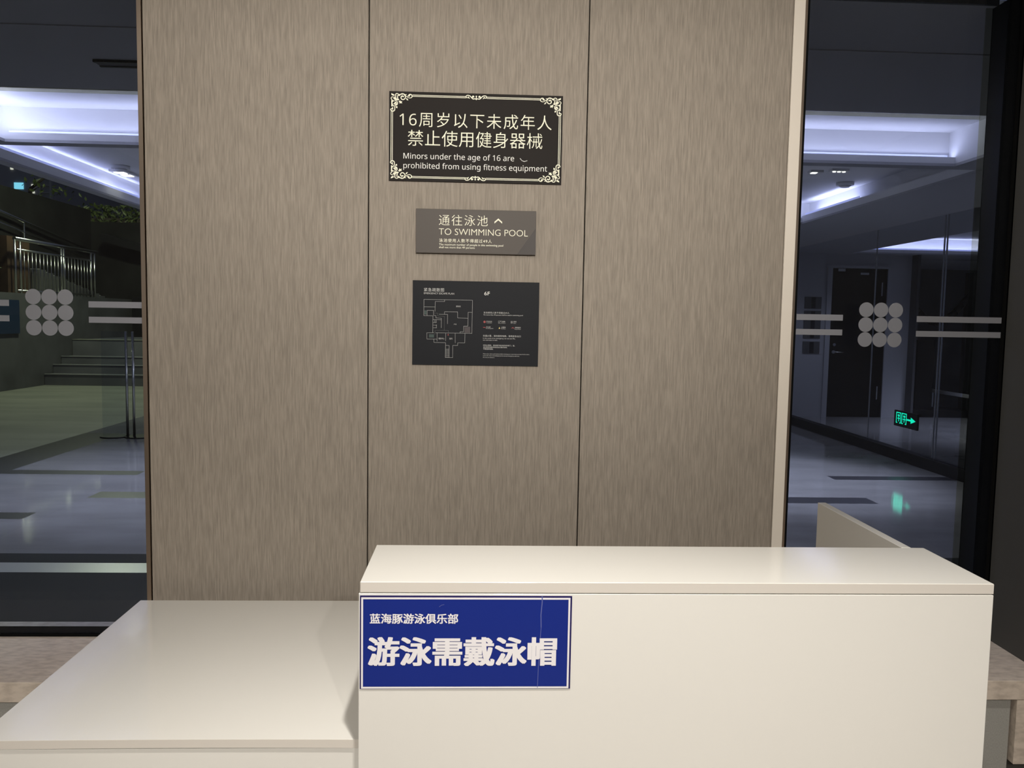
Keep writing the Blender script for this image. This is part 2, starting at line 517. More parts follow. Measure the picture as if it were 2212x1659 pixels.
# lower unit
lc = thing('low_counter', 'low glossy white counter standing in front of the panelled wall', 'counter', (-0.69, 2.26, 0))
lt = MB()
n = 16
xs = [-1.127 + (0.869) * i / n for i in range(n + 1)]
sag = lambda x: 0.0022 * (1 - ((x + 0.70) / 0.45) ** 2) - 0.0022
bm = lt.bm
rows = []
for x in xs:
    d = sag(x)
    rows.append([bm.verts.new((x, 1.8087, 0.5335 + d)), bm.verts.new((x, 1.8087, 0.5540 + d)),
                 bm.verts.new((x, 2.7237, 0.5540)), bm.verts.new((x, 2.7237, 0.5335))])
for a, b in zip(rows[:-1], rows[1:]):
    for i in range(4):
        bm.faces.new((a[i], a[(i + 1) % 4], b[(i + 1) % 4], b[i]))
bm.faces.new(rows[0])
bm.faces.new(rows[-1][::-1])
ltop = lt.build('counter_top', M['white'], lc)
eb = MB()
for x0, x1 in zip(xs[:-1], xs[1:]):
    a, b = sag(x0), sag(x1)
    eb.prism([Vector((x0, 1.8086, 0.5340 + a)), Vector((x1, 1.8086, 0.5340 + b)), Vector((x1, 1.8086, 0.5535 + b)), Vector((x0, 1.8086, 0.5535 + a))], (0, -0.001, 0))
bmesh.ops.remove_doubles(eb.bm, verts=eb.bm.verts, dist=0.0001)
eb.build('edge_band', M['edge_band'], ltop)
MB().box(-1.122, -0.258, 1.812, 1.830, 0.0, 0.5296).build('front_panel', M['white'], lc, bevel=0.0008)
MB().box(-1.122, -1.104, 1.830, 2.72, 0.0, 0.5325).build('side_panel', M['white'], lc, bevel=0.0008)
MB().box(-0.276, -0.258, 1.830, 2.72, 0.0, 0.5325).build('side_panel', M['white'], lc, bevel=0.0008)
MB().box(-1.104, -0.276, 2.702, 2.72, 0.0, 0.5325).build('back_panel', M['white'], lc, bevel=0.0008)

# ------------------------------------------------------------------ blue notice on the counter front
def plate_thing(name, label, cat, x0, x1, z0, z1, yb, th, material, bevel=0.0):
    t = thing(name, label, cat, ((x0 + x1) / 2, yb, z0))
    MB().box(x0, x1, yb - th, yb, z0, z1).build('plate', material, t, bevel=bevel)
    return t, Plate(x0, x1, z0, z1, yb - th)

bs, P = plate_thing('blue_notice', 'blue rectangular notice with white Chinese lettering on the counter front', 'sign',
                    -0.2530, 0.2190, 0.6925, 0.9065, 1.7658, 0.0014, M['navy'])
fr = MB()
P.rect(fr, 0.006, 0.018, 0.992, 0.0370)
P.rect(fr, 0.006, 0.9760, 0.992, 0.9945)
P.rect(fr, 0.006, 0.0370, 0.0148, 0.9760)
P.rect(fr, 0.9832, 0.0370, 0.992, 0.9760)
fr.build('border_line', M['blue_white'], bs)
fl = MB()
P.rect(fl, 0.0155, 0.040, 0.9825, 0.973, 0.0004)
fl.build('blue_field', M['blue'], bs)
letter(P, [('蓝海豚游泳俱乐部', 0.0463, 0.1889, 0.4613, 0.2966)], 'lettering', M['blue_white'], bs, bold=(0.00055, 0.0004), lift=0.0010)
letter(P, [('游泳需戴泳帽', 0.0366, 0.4393, 0.9331, 0.7505)], 'lettering', M['blue_white'], bs, bold=(0.0025, 0.0013), lift=0.0012)
cr = MB()
P.line(cr, [(0.857, 0.002), (0.858, 0.06), (0.853, 0.2), (0.855, 0.33)], 0.0022, 0.0008)
P.line(cr, [(0.855, 0.33), (0.850, 0.55), (0.846, 0.75), (0.843, 0.985)], 0.0013, 0.0008)
cr.build('crease', M['crease'], bs)
cr = MB()
P.line(cr, [(0.372, 0.115), (0.383, 0.098), (0.394, 0.092)], 0.0009, 0.0008)
cr.build('scuff', M['crease'], bs)

# ------------------------------------------------------------------ sign: minors
s1, P = plate_thing('age_limit_sign', 'dark brown wall sign with ornate cream border, uppermost of three', 'sign',
                    -0.3110, 0.2785, 1.9870, 2.2845, YW - 0.0002, 0.006, M['sign_brown'], 0.0006)
s1.rotation_euler = (0, 0, 0)
letter(P, [('\U0001D7E3\U0001D7E8周岁以下未成年人', 0.0602, 0.2240, 0.9374, 0.3898), ('禁止使用健身器械', 0.1077, 0.4264, 0.8852, 0.6040)],
       'lettering', M['cream'], s1, offset=-0.004)
letter(P, [('Minors under the age of 16 are', 0.0835, 0.6814, 0.7228, 0.7513),
           ('prohibited from using fitness equipment', 0.0836, 0.7895, 0.9155, 0.8539)], 'lettering', M['print_white'], s1, sans=True)
bd = MB()
for v0 in (0.0345, 0.0490):
    for u0, u1 in ((0.133, 0.440), (0.560, 0.867)):
        P.rect(bd, u0, v0, u1, v0 + 0.0068)
        P.rect(bd, u0, 1 - v0 - 0.0068, u1, 1 - v0)
for u0 in (0.0100, 0.0184):
    P.rect(bd, u0, 0.222, u0 + 0.0034, 0.778)
    P.rect(bd, 1 - u0 - 0.0034, 0.222, 1 - u0, 0.778)

def ribbon(mb, plate, pts, widths, fu, fv):
    """tapered flat stroke; pts in a corner frame, mapped by fu, fv to plate metres"""
    P3 = [Vector((fu(x, y), plate.y, fv(x, y))) for x, y in pts]
    for i in range(len(P3) - 1):
        a, b = P3[i], P3[i + 1]
        d = (b - a)
        if d.length < 1e-7:
            continue
        d.normalize()
        nn = Vector((-d.z, 0, d.x))
        wa, wb_ = widths[i] / 2, widths[i + 1] / 2
        e = d * min(wa, 0.0006) * 0.6
        mb.prism([a - e - nn * wa, b + e - nn * wb_, b + e + nn * wb_, a - e + nn * wa], (0, -0.0006 - hair(), 0))

def curl(cx, cy_, r0, r1, a0, a1, n=22):
    return [(cx + (r0 + (r1 - r0) * i / n) * math.cos(a0 + (a1 - a0) * i / n),
             cy_ + (r0 + (r1 - r0) * i / n) * math.sin(a0 + (a1 - a0) * i / n)) for i in range(n + 1)]

def leaf(mb, plate, pts, fu, fv):
    mb.prism([Vector((fu(x, y), plate.y, fv(x, y))) for x, y in pts], (0, -0.0006 - hair(), 0))

PX = 0.5895 / 376.0 / 16.6                     # one unit of the ornament drawing in metres
rad = math.radians
def corner(mb, plate, sx, sz):
    x_edge = plate.x0 if sx > 0 else plate.x1
    z_edge = plate.z1 if sz > 0 else plate.z0
    fu = lambda x, y: x_edge + sx * (x - 172) * PX
    fv = lambda x, y: z_edge - sz * (y - 150) * PX
    def rb(pts, w0, w1, wm=None):
        n_ = len(pts)
        ws = []
        for i in range(n_):
            t_ = i / (n_ - 1)
            ws.append(((w0 + (w1 - w0) * t_) if wm is None else (w0 * (1 - t_) + w1 * t_) + 4 * t_ * (1 - t_) * (wm - (w0 + w1) / 2)) * PX)
        ribbon(mb, plate, pts, ws, fu, fv)
    # horizontal arm: end scroll, middle volute
    rb(curl(925, 315, 62, 70, rad(20), rad(-170), 16), 34, 26)
    rb([(990, 300), (985, 340), (950, 370), (900, 378), (840, 362), (790, 325), (750, 300)], 30, 14)
    leaf(mb, plate, [(800, 315), (870, 290), (895, 260), (960, 262), (905, 285), (915, 320), (860, 330)], fu, fv)
    leaf(mb, plate, [(770, 385), (815, 395), (860, 460), (800, 452)], fu, fv)
    rb(curl(655, 345, 120, 92, rad(200), rad(430), 26), 26, 34)
    rb(curl(655, 360, 85, 30, rad(60), rad(330), 24), 30, 44)
    rb([(600, 255), (680, 245), (740, 262), (795, 258)], 34, 8)
    leaf(mb, plate, [(690, 262), (800, 250), (745, 300), (755, 350), (715, 300)], fu, fv)
    # centre
    leaf(mb, plate, [(245, 225), (350, 265), (340, 330), (290, 300), (255, 285)], fu, fv)
    rb(curl(460, 300, 75, 62, rad(175), rad(330), 18), 32, 22)
    rb([(392, 305), (392, 360), (410, 420), (455, 460), (520, 455)], 34, 22)
    leaf(mb, plate, [(440, 270), (480, 330), (500, 420), (540, 445), (470, 470), (450, 360)], fu, fv)
    leaf(mb, plate, [(470, 280), (565, 240), (545, 300), (505, 330)], fu, fv)
    leaf(mb, plate, [(305, 385), (420, 400), (500, 455), (400, 465), (350, 440)], fu, fv)
    rb(curl(290, 400, 50, 46, rad(100), rad(300), 16), 28, 22)
    rb([(340, 365), (380, 380), (430, 395)], 28, 22)
    # small flower
    leaf(mb, plate, [(500, 520), (560, 470), (590, 500), (640, 500), (620, 540), (640, 580), (585, 560), (545, 585), (540, 530)], fu, fv)
    # vertical arm
    leaf(mb, plate, [(250, 470), (330, 470), (355, 500), (300, 520), (290, 560), (300, 610), (330, 660), (250, 690)], fu, fv)
    rb(curl(395, 570, 85, 75, rad(250), rad(470), 22), 26, 26)
    rb(curl(400, 575, 48, 22, rad(100), rad(-180), 20), 26, 36)
    leaf(mb, plate, [(320, 590), (400, 545), (420, 580), (370, 615)], fu, fv)
    leaf(mb, plate, [(385, 680), (470, 680), (465, 745), (430, 735)], fu, fv)
    rb([(320, 640), (360, 690), (376, 750), (370, 810), (335, 848), (280, 850), (235, 820), (228, 785), (260, 765), (290, 740), (300, 700)], 20, 12, 34)
    leaf(mb, plate, [(262, 770), (300, 700), (318, 760), (300, 810)], fu, fv)
for sx in (1, -1):
    for sz in (1, -1):
        corner(bd, P, sx, sz)
def mid(mb, plate, sz):
    z_edge = plate.z1 if sz > 0 else plate.z0
    xc = plate.x0 + 0.499 * (plate.x1 - plate.x0)
    K = 0.5895 / 376.0 / 22.12
    for sx in (1, -1):
        fu = lambda x, y: xc + sx * (1068 - x) * K
        fv = lambda x, y: z_edge - sz * (y - 205) * K
        pts = [(1060, 465), (1000, 455), (930, 470), (870, 440), (820, 380), (760, 330), (690, 305), (620, 310), (570, 355), (590, 405), (640, 425)]
        ribbon(mb, plate, pts, [v * K for v in (40, 40, 46, 46, 44, 44, 40, 40, 40, 36, 30)], fu, fv)
        leaf(mb, plate, [(640, 400), (690, 350), (770, 460), (690, 440)], fu, fv)
        leaf(mb, plate, [(870, 330), (920, 305), (975, 350), (965, 395), (905, 400), (880, 450), (855, 400)], fu, fv)
        leaf(mb, plate, [(1068, 310), (1040, 320), (1035, 350), (1050, 400), (1045, 510), (1068, 515)], fu, fv)
mid(bd, P, 1)
mid(bd, P, -1)
o = bd.build('border', M['cream'], s1)
o['label'] = 'cream double line border with scrolled corners'
sc_ = MB()
P.line(sc_, [(0.758, 0.716), (0.768, 0.738), (0.782, 0.748), (0.798, 0.738)], 0.0022, 0.0004)
sc_.build('scratch', M['print_grey'], s1)

# ------------------------------------------------------------------ sign: swimming pool
s2, P = plate_thing('pool_direction_sign', 'taupe wall sign pointing to the swimming pool, between the two darker signs', 'sign',
                    -0.2170, 0.1940, 1.7450, 1.8940, YW - 0.0002, 0.016, M['sign_taupe'], 0.001)
tr = MB()
P.poly(tr, [(0.999, 0.385), (0.999, 0.996), (0.845, 0.996)], 0.0004)
o = tr.build('corner_patch', M['sign_taupe_dark'], s2)
o['label'] = 'darker diagonal corner'
letter(P, [('通往泳池', 0.1904, 0.1262, 0.5962, 0.3683)], 'lettering', M['cream'], s2, offset=-0.006)
letter(P, [('TO SWIMMING POOL', 0.1908, 0.4378, 0.9329, 0.5757)], 'lettering', M['cream'], s2, offset=-0.010)
letter(P, [('泳池使用人数不得超过49人', 0.1946, 0.6659, 0.6319, 0.7509),
           ('The maximum number of people in this swimming pool', 0.1938, 0.7774, 0.7284, 0.8223),
           ('shall not more than 49 persons', 0.1938, 0.8419, 0.4909, 0.8822)], 'lettering', M['cream'], s2, offset=0.004)
ar = MB()
P.poly(ar, [(0.6519, 0.262), (0.684, 0.185), (0.7163, 0.262), (0.7163, 0.301), (0.684, 0.226), (0.6519, 0.301)])
ar.build('chevron', M['cream'], s2)

# ------------------------------------------------------------------ sign: escape plan
s3, P = plate_thing('escape_plan_sign', 'charcoal emergency escape plan sign with line map, lowest of three', 'sign',
                    -0.2270, 0.2105, 1.3605, 1.6515, YW - 0.0002, 0.006, M['sign_black'], 0.0005)
letter(P, [('紧急疏散图', 0.0887, 0.0869, 0.2465, 0.1301), ('EMERGENCY ESCAPE PLAN', 0.0886, 0.1401, 0.3266, 0.1615)], 'lettering', M['print_grey'], s3)
letter(P, [('6F', 0.5646, 0.1192, 0.6081, 0.1622)], 'lettering', M['print_white'], s3)
letter(P, [('游泳池', 0.3424, 0.2893, 0.3782, 0.3083)], 'room_name', M['print_grey'], s3, res=2)
letter(P, [('户外', 0.3263, 0.5039, 0.3487, 0.5212)], 'room_name', M['print_grey'], s3, res=2)
letter(P, [('健身中心', 0.2068, 0.6740, 0.2535, 0.6950)], 'room_name', M['print_grey'], s3, res=2)
letter(P, [('室内', 0.2924, 0.6732, 0.3162, 0.6944)], 'room_name', M['print_grey'], s3, res=2)
letter(P, [('泳池使用人数不得超过49人', 0.5610, 0.3563, 0.7656, 0.3786), ('No more than 49 persons shall be used in swimming pool', 0.5611, 0.3863, 0.8736, 0.4021)], 'instruction', M['print_grey'], s3, res=2)
letter(P, [('如遇火警，请勿使用电梯，请用紧急出口', 0.5593, 0.6318, 0.8587, 0.6550), ('In the event of an emergency, do not use lifts,', 0.5593, 0.6644, 0.8156, 0.6815), ('use stairways to exit.', 0.5594, 0.6872, 0.6741, 0.7024)], 'instruction', M['print_grey'], s3, res=2)
letter(P, [('听到火警后，请在离开前关好所有房门、窗。', 0.5616, 0.7471, 0.8137, 0.7663), ('请立即前往最近的安全出口离开现场。', 0.5616, 0.7699, 0.7532, 0.7878), ('不要使用电梯。', 0.5617, 0.7914, 0.6419, 0.8102)], 'instruction', M['print_grey'], s3, res=2)
letter(P, [('Please close doors and windows before leaving your room when you hear the fire alarm.', 0.5618, 0.8532, 0.9312, 0.8646), ('Leave the room immediately by the nearest emergency staircase.', 0.5618, 0.8741, 0.8511, 0.8868), ('Do not use elevators.', 0.5618, 0.8956, 0.6538, 0.9092)], 'instruction', M['print_grey'], s3, res=2)
letter(P, [('您在此处', 0.5837, 0.4642, 0.6290, 0.4793), ('You Are Here', 0.5837, 0.4850, 0.6269, 0.4937)], 'legend_entry', M['print_grey'], s3, res=2)
letter(P, [('电梯', 0.7098, 0.4628, 0.7327, 0.4801), ('Elevator', 0.7098, 0.4849, 0.7371, 0.4937)], 'legend_entry', M['print_grey'], s3, res=2)
letter(P, [('楼梯', 0.7996, 0.4617, 0.8221, 0.4791), ('Stairs', 0.7997, 0.4839, 0.8192, 0.4928)], 'legend_entry', M['print_grey'], s3, res=2)
letter(P, [('灭火器', 0.5829, 0.5306, 0.6171, 0.5465), ('Fire Extinguisher', 0.5816, 0.5502, 0.6413, 0.5600)], 'legend_entry', M['print_grey'], s3, res=2)
letter(P, [('火警钟', 0.7026, 0.5306, 0.7372, 0.5485), ('Fire Alarm', 0.7027, 0.5528, 0.7373, 0.5616)], 'legend_entry', M['print_grey'], s3, res=2)
letter(P, [('疏散路线', 0.8107, 0.5314, 0.8574, 0.5486), ('Escape Route', 0.8108, 0.5543, 0.8575, 0.5629)], 'legend_entry', M['print_grey'], s3, res=2)
PLAN_WALLS = [
    [(0.0896, 0.2231), (0.4717, 0.2245), (0.4706, 0.6175), (0.1844, 0.6164)],
    [(0.0896, 0.2231), (0.089, 0.4157), (0.1611, 0.4168), (0.1606, 0.6167)],
    [(0.0893, 0.3119), (0.1773, 0.3108)],
    [(0.1772, 0.3627), (0.1791, 0.2459), (0.252, 0.245), (0.252, 0.2235)],
    [(0.1149, 0.4121), (0.1159, 0.3525), (0.1655, 0.3519), (0.1663, 0.4116), (0.184, 0.4126), (0.1848, 0.4405), (0.2279, 0.4433), (0.2277, 0.5569)],
    [(0.161, 0.4603), (0.2279, 0.4615)],
    [(0.2517, 0.3924), (0.2526, 0.3651), (0.3553, 0.3652), (0.3566, 0.4366), (0.436, 0.4377)],
    [(0.2099, 0.3968), (0.2763, 0.3973), (0.2762, 0.509)],
    [(0.4696, 0.367), (0.4386, 0.3674), (0.4373, 0.5307), (0.4049, 0.5323), (0.404, 0.6006), (0.3768, 0.6009), (0.3755, 0.6171)],
    [(0.1693, 0.6166), (0.1143, 0.6184), (0.115, 0.6924), (0.195, 0.6916), (0.1959, 0.7176)],
    [(0.1952, 0.6189), (0.1959, 0.6916)],
    [(0.1699, 0.6919), (0.1712, 0.7327), (0.2629, 0.7332), (0.2618, 0.9105), (0.3203, 0.9101), (0.3205, 0.7639), (0.3594, 0.7635), (0.3594, 0.7323), (0.4144, 0.7318), (0.4157, 0.618)],
    [(0.2631, 0.6183), (0.2629, 0.7124)],
    [(0.3379, 0.6175), (0.3391, 0.7345)],
    [(0.2629, 0.7644), (0.2915, 0.7654), (0.2914, 0.9071)],
    [(0.1631, 0.496), (0.189, 0.4957)], [(0.1761, 0.4666), (0.176, 0.4958)], [(0.1869, 0.4665), (0.1868, 0.4957)],
    [(0.1651, 0.5271), (0.1911, 0.5281)], [(0.1889, 0.5216), (0.1888, 0.5593)], [(0.1651, 0.5576), (0.191, 0.5573)],
]
ln = MB()
for q in PLAN_WALLS:
    P.line(ln, q, 0.00095)
for k in range(9):
    v = 0.808 + k * 0.0115
    P.line(ln, [(0.2629, v), (0.2914, v)], 0.0007)
ln.build('floor_plan', M['line_grey'], s3)
rt = MB()
for q in [[(0.1783, 0.6386), (0.1784, 0.5899), (0.2515, 0.5872), (0.2517, 0.4203), (0.1978, 0.4177), (0.1978, 0.3852), (0.1676, 0.3823)],
          [(0.2515, 0.5872), (0.2847, 0.5888), (0.2847, 0.6115)]]:
    P.line(rt, q, 0.0007)
rt.build('escape_route', M['route'], s3)
for nm, mt_, q in (('green_patch', 'green_print', (0.0935, 0.354, 0.1106, 0.4025)), ('green_patch', 'green_print', (0.1316, 0.6358, 0.1713, 0.6743)),
                   ('maroon_patch', 'maroon_print', (0.4114, 0.5387, 0.4568, 0.6098))):
    pm = MB()
    P.rect(pm, *q, 0.0003)
    pm.build(nm, M[mt_], s3)
def symbol(name, material, draw):
    mb_ = MB()
    draw(mb_)
    mb_.build(name, M[material], s3)
symbol('here_symbol', 'red_print', lambda q: P.disc(q, 0.5696, 0.4775, 0.0040))
symbol('extinguisher_symbol', 'red_print', lambda q: P.line(q, [(0.5613, 0.5435), (0.5757, 0.5435)], 0.0020))
symbol('route_symbol', 'red_print', lambda q: P.line(q, [(0.785, 0.547), (0.797, 0.537), (0.797, 0.547), (0.804, 0.547)], 0.0016))
symbol('here_marker', 'red_print', lambda q: P.poly(q, [(0.2790, 0.6380), (0.2830, 0.6250), (0.2870, 0.6380), (0.2860, 0.6480), (0.2800, 0.6480)]))
ic = MB()
P.poly(ic, [(0.6823, 0.5568), (0.6882, 0.5348), (0.6940, 0.5568)])
ic.build('warning_symbol', M['yellow_print'], s3)
def lift_box(q):
    P.line(q, [(0.6795, 0.4644), (0.7047, 0.4644), (0.7047, 0.4915), (0.6795, 0.4915), (0.6795, 0.4644)], 0.0006)
    P.line(q, [(0.684, 0.489), (0.690, 0.476), (0.700, 0.467)], 0.0008)
symbol('lift_symbol', 'line_grey', lift_box)
def stair_bars(q):
    for k in range(5):
        P.line(q, [(0.7785 + k * 0.0035, 0.4633), (0.7785 + k * 0.0035, 0.4905)], 0.0006)
symbol('stairs_symbol', 'line_grey', stair_bars)

# ------------------------------------------------------------------ room downlights (above the frame; the left one added for its fill lamp)
for i, (loc, e, ang, at) in enumerate([ROOM_LAMPS[0], ROOM_LAMPS[1], ROOM_LAMPS[3]]):
    d = thing('recessed_downlight', ['round white ceiling downlight above the tall counter', 'added round white fill downlight above the left of the room',
              'round white ceiling downlight far behind the viewer'][i], 'downlight', (loc[0], loc[1], 2.95), 'ceiling downlights of the room')
    mb = MB()
    N_ = 24
    ring = []
    for r_, z_ in ((0.045, 2.949), (0.045, 2.938), (0.060, 2.938), (0.060, 2.949)):
        ring.append([mb.bm.verts.new((loc[0] + r_ * math.cos(2 * math.pi * k / N_), loc[1] + r_ * math.sin(2 * math.pi * k / N_), z_)) for k in range(N_)])
    for a in range(4):
        for k in range(N_):
            mb.bm.faces.new((ring[a][k], ring[a][(k + 1) % N_], ring[(a + 1) % 4][(k + 1) % N_], ring[(a + 1) % 4][k]))
    mb.build('ring', M['white'], d)
    MB().tube((loc[0], loc[1], 2.9495), (loc[0], loc[1], 2.945), 0.044, 24).build('lens', M['lens'], d)

# ------------------------------------------------------------------ the hall beyond the glass
ZC, ZU = 2.69, 2.95
Y0 = 2.976
# floor
fb = MB()
mats = [M['floor_hall'], M['floor_near'], M['floor_band'], M['floor_strip'], M['terrace']]
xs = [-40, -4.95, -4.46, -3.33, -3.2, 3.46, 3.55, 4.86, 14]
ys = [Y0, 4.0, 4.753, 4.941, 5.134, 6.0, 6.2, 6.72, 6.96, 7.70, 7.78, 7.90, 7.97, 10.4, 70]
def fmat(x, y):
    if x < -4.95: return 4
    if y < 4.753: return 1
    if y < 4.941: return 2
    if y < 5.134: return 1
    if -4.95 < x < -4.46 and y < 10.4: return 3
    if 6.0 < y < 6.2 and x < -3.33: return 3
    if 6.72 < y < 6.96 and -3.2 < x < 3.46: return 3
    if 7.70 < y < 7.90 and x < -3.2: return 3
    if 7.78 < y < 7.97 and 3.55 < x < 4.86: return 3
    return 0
vv = {}
def V(i, j):
    if (i, j) not in vv:
        vv[(i, j)] = fb.bm.verts.new((xs[i], ys[j], 0))
    return vv[(i, j)]
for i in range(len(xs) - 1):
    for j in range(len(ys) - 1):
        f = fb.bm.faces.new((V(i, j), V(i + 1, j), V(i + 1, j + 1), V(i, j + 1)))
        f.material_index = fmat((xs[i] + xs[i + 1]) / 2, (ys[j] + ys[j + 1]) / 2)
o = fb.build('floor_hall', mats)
struct(o, 'polished stone floor of the hall beyond the glass', 'floor')

# ceiling with two lit recesses
cb = MB()
R1 = (-3.44, 3.45, 4.465, 5.955)             # recess next to the glass
R2 = (-3.80, 3.89, 6.0, 9.55)
R3 = (6.0, 11.5, 9.5, 13.07)               # recess of the exercise room
XL = -3.80
B = lambda x0, x1, y0, y1, z0=ZC, z1=ZC + 0.02: cb.box(x0, x1, y0, y1, z0, z1)
cb.mi = 1
B(-3.83, 14, Y0, R1[2])                      # soffit by the glass
B(-3.83, R1[0] + 0.15, R1[2], 5.865)
B(3.45, 14, R1[2], 5.865)
B(-3.83, 14, 5.865, 5.98)
B(-3.83, -3.72, 5.98, 9.40)                  # beams beside the second recess
B(3.74, 14, 5.98, 9.40)
B(-3.83, 6.0, 9.40, 14)
B(6.0, 14, 9.40, 9.5)
B(6.0, 14, 12.93, 14)
B(11.5, 14, 9.5, 12.93)
cb.mi = 0
# lips
cb.box(R1[0] + 0.13, R1[1], 5.865, 5.885, ZC + 0.02, ZC + 0.065)
cb.box(-3.74, -3.72, 6.0, 9.40, ZC + 0.02, ZC + 0.09)
cb.box(3.74, 3.76, 6.0, 9.40, ZC + 0.02, ZC + 0.09)
cb.box(-3.72, 3.74, 9.38, 9.40, ZC + 0.02, ZC + 0.075)
cb.box(6.0, 11.5, 12.93, 12.95, ZC + 0.02, ZC + 0.065)
# recess walls and upper ceilings
for (x0, x1, y0, y1) in (R1, R2, R3):
    cb.box(x0 - 0.03, x1 + 0.03, y0 - 0.02, y1 + 0.02, ZU, ZU + 0.03)
    cb.box(x0 - 0.03, x0, y0, y1, ZC + 0.02, ZU)
    cb.box(x1, x1 + 0.03, y0, y1, ZC + 0.02, ZU)
    cb.box(x0, x1, y1, y1 + 0.025, ZC + 0.02, ZU)
    cb.box(x0, x1, y0 - 0.02, y0, ZC + 0.02, ZU)
o = cb.build('ceiling_hall', [M['hall_white'], M['hall_soffit']])
struct(o, 'white coffered hall ceiling with cove lit recesses', 'ceiling')
# shadow grooves and the slot of the soffit
gv = MB()
gv.box(-3.9, 4.8, 3.488, 3.500, ZC - 0.004, ZC)
gv.build('ceiling_groove', M['hall_wall'], o)
sv = thing('ceiling_vent', 'dark linear slot vent in the soffit outside the left window', 'vent', (-1.1, 3.98, ZC - 0.01))
MB().box(-1.80, -0.5, 3.935, 3.952, ZC - 0.012, ZC).box(-1.80, -0.5, 4.005, 4.022, ZC - 0.012, ZC).build('frame', M['black'], sv)
MB().box(-1.80, -0.5, 3.952, 4.005, ZC - 0.008, ZC).build('blade', M['concrete'], sv)
# led profiles
lp = MB()
lp.box(R1[0] + 0.14, R1[1] - 0.02, 5.936, 5.946, ZC + 0.02, ZC + 0.092)
l1 = tag(lp.build('led_strip', M['led']), 'blue white cove light strip along the far edge of the nearer ceiling recess', 'light strip', 'cove light strips')
lp = MB().box(-3.765, -3.755, 6.08, 9.38, ZC + 0.02, ZC + 0.122)
tag(lp.build('led_strip', M['led']), 'blue white cove light strip along the left ceiling beam above the stairs', 'light strip', 'cove light strips')
lp = MB().box(3.775, 3.785, 8.05, 9.38, ZC + 0.02, ZC + 0.122)
tag(lp.build('led_strip', M['led']), 'short blue white cove light strip at the right of the farther recess', 'light strip', 'cove light strips')
lp = MB().box(-3.70, 3.72, 9.425, 9.435, ZC + 0.021, ZC + 0.10)
tag(lp.build('led_strip', M['led']), 'blue white cove light strip along the far edge of the farther recess', 'light strip', 'cove light strips')
lp = MB().box(6.05, 11.45, 12.97, 12.98, ZC + 0.021, ZC + 0.09)
tag(lp.build('led_strip', M['led']), 'blue white cove light strip in the exercise room behind the glass', 'light strip', 'cove light strips')
# fittings of the farther recess
sd = thing('smoke_detector', 'round white ceiling detector seen through the left window', 'detector', (-3.5, 8.19, ZU))
MB().tube((-3.5, 8.19, ZU), (-3.5, 8.19, ZU - 0.03), 0.085, 20).build('base', M['hall_white'], sd)
MB().tube((-3.5, 8.19, ZU - 0.03), (-3.5, 8.19, ZU - 0.05), 0.06, 20, 0.04).build('sensor', M['hall_white'], sd)
sd = thing('smoke_detector', 'round white ceiling detector seen through the right window', 'detector', (3.65, 8.1, ZU))
MB().tube((3.65, 8.1, ZU), (3.65, 8.1, ZU - 0.03), 0.085, 20).build('base', M['hall_white'], sd)
MB().tube((3.65, 8.1, ZU - 0.03), (3.65, 8.1, ZU - 0.05), 0.06, 20, 0.04).build('sensor', M['hall_white'], sd)
sl = thing('ceiling_spotlight', 'three lens ceiling spotlight glowing in the right recess', 'spotlight', (3.29, 7.44, ZU))
MB().box(3.21, 3.37, 7.40, 7.48, ZU - 0.02, ZU).build('body', M['hall_white'], sl)
for k in (-1, 0, 1):
    MB().tube((3.29 + k * 0.045, 7.44, ZU - 0.0205), (3.29 + k * 0.045, 7.44, ZU - 0.026), 0.014, 12).build('lens', M['lens'], sl)
sl = thing('ceiling_spotlight', 'single lens ceiling spotlight left of the three lens one', 'spotlight', (3.19, 7.5, ZU))
MB().box(3.05, 3.17, 7.49, 7.57, ZU - 0.02, ZU).build('body', M['hall_white'], sl)
MB().box(3.07, 3.115, 7.505, 7.555, ZU - 0.025, ZU - 0.0205).build('lens', M['lens'], sl)
sl = thing('ceiling_spotlight', 'twin square ceiling spotlight below the left detector', 'spotlight', (-3.62, 8.45, ZU))
MB().box(-3.70, -3.54, 8.38, 8.72, ZU - 0.02, ZU).build('body', M['hall_white'], sl)
for y in (8.42, 8.58):
    MB().box(-3.67, -3.57, y, y + 0.09, ZU - 0.025, ZU - 0.0205).build('lens', M['lens'], sl)

# right side: glazed partition with a dark curb
gp = MB().box(4.80, 4.92, 3.3, 13.2, 0, 0.12).build('window_3', M['black'])
struct(gp, 'glazed partition on a black curb along the right of the hall', 'window')
MB().box(4.845, 4.857, 3.3, 9.79, 0.12, ZC).build('pane', M['glass_partition'], gp)
MB().box(4.845, 4.857, 9.79, 13.2, 0.12, ZC).build('pane', M['glass_partition'], gp)
for y in (8.35, 8.30, 9.79):
    MB().box(4.844, 4.858, y - 0.005, y + 0.005, 0.12, ZC).build('glazing_joint', M['steel'], gp)
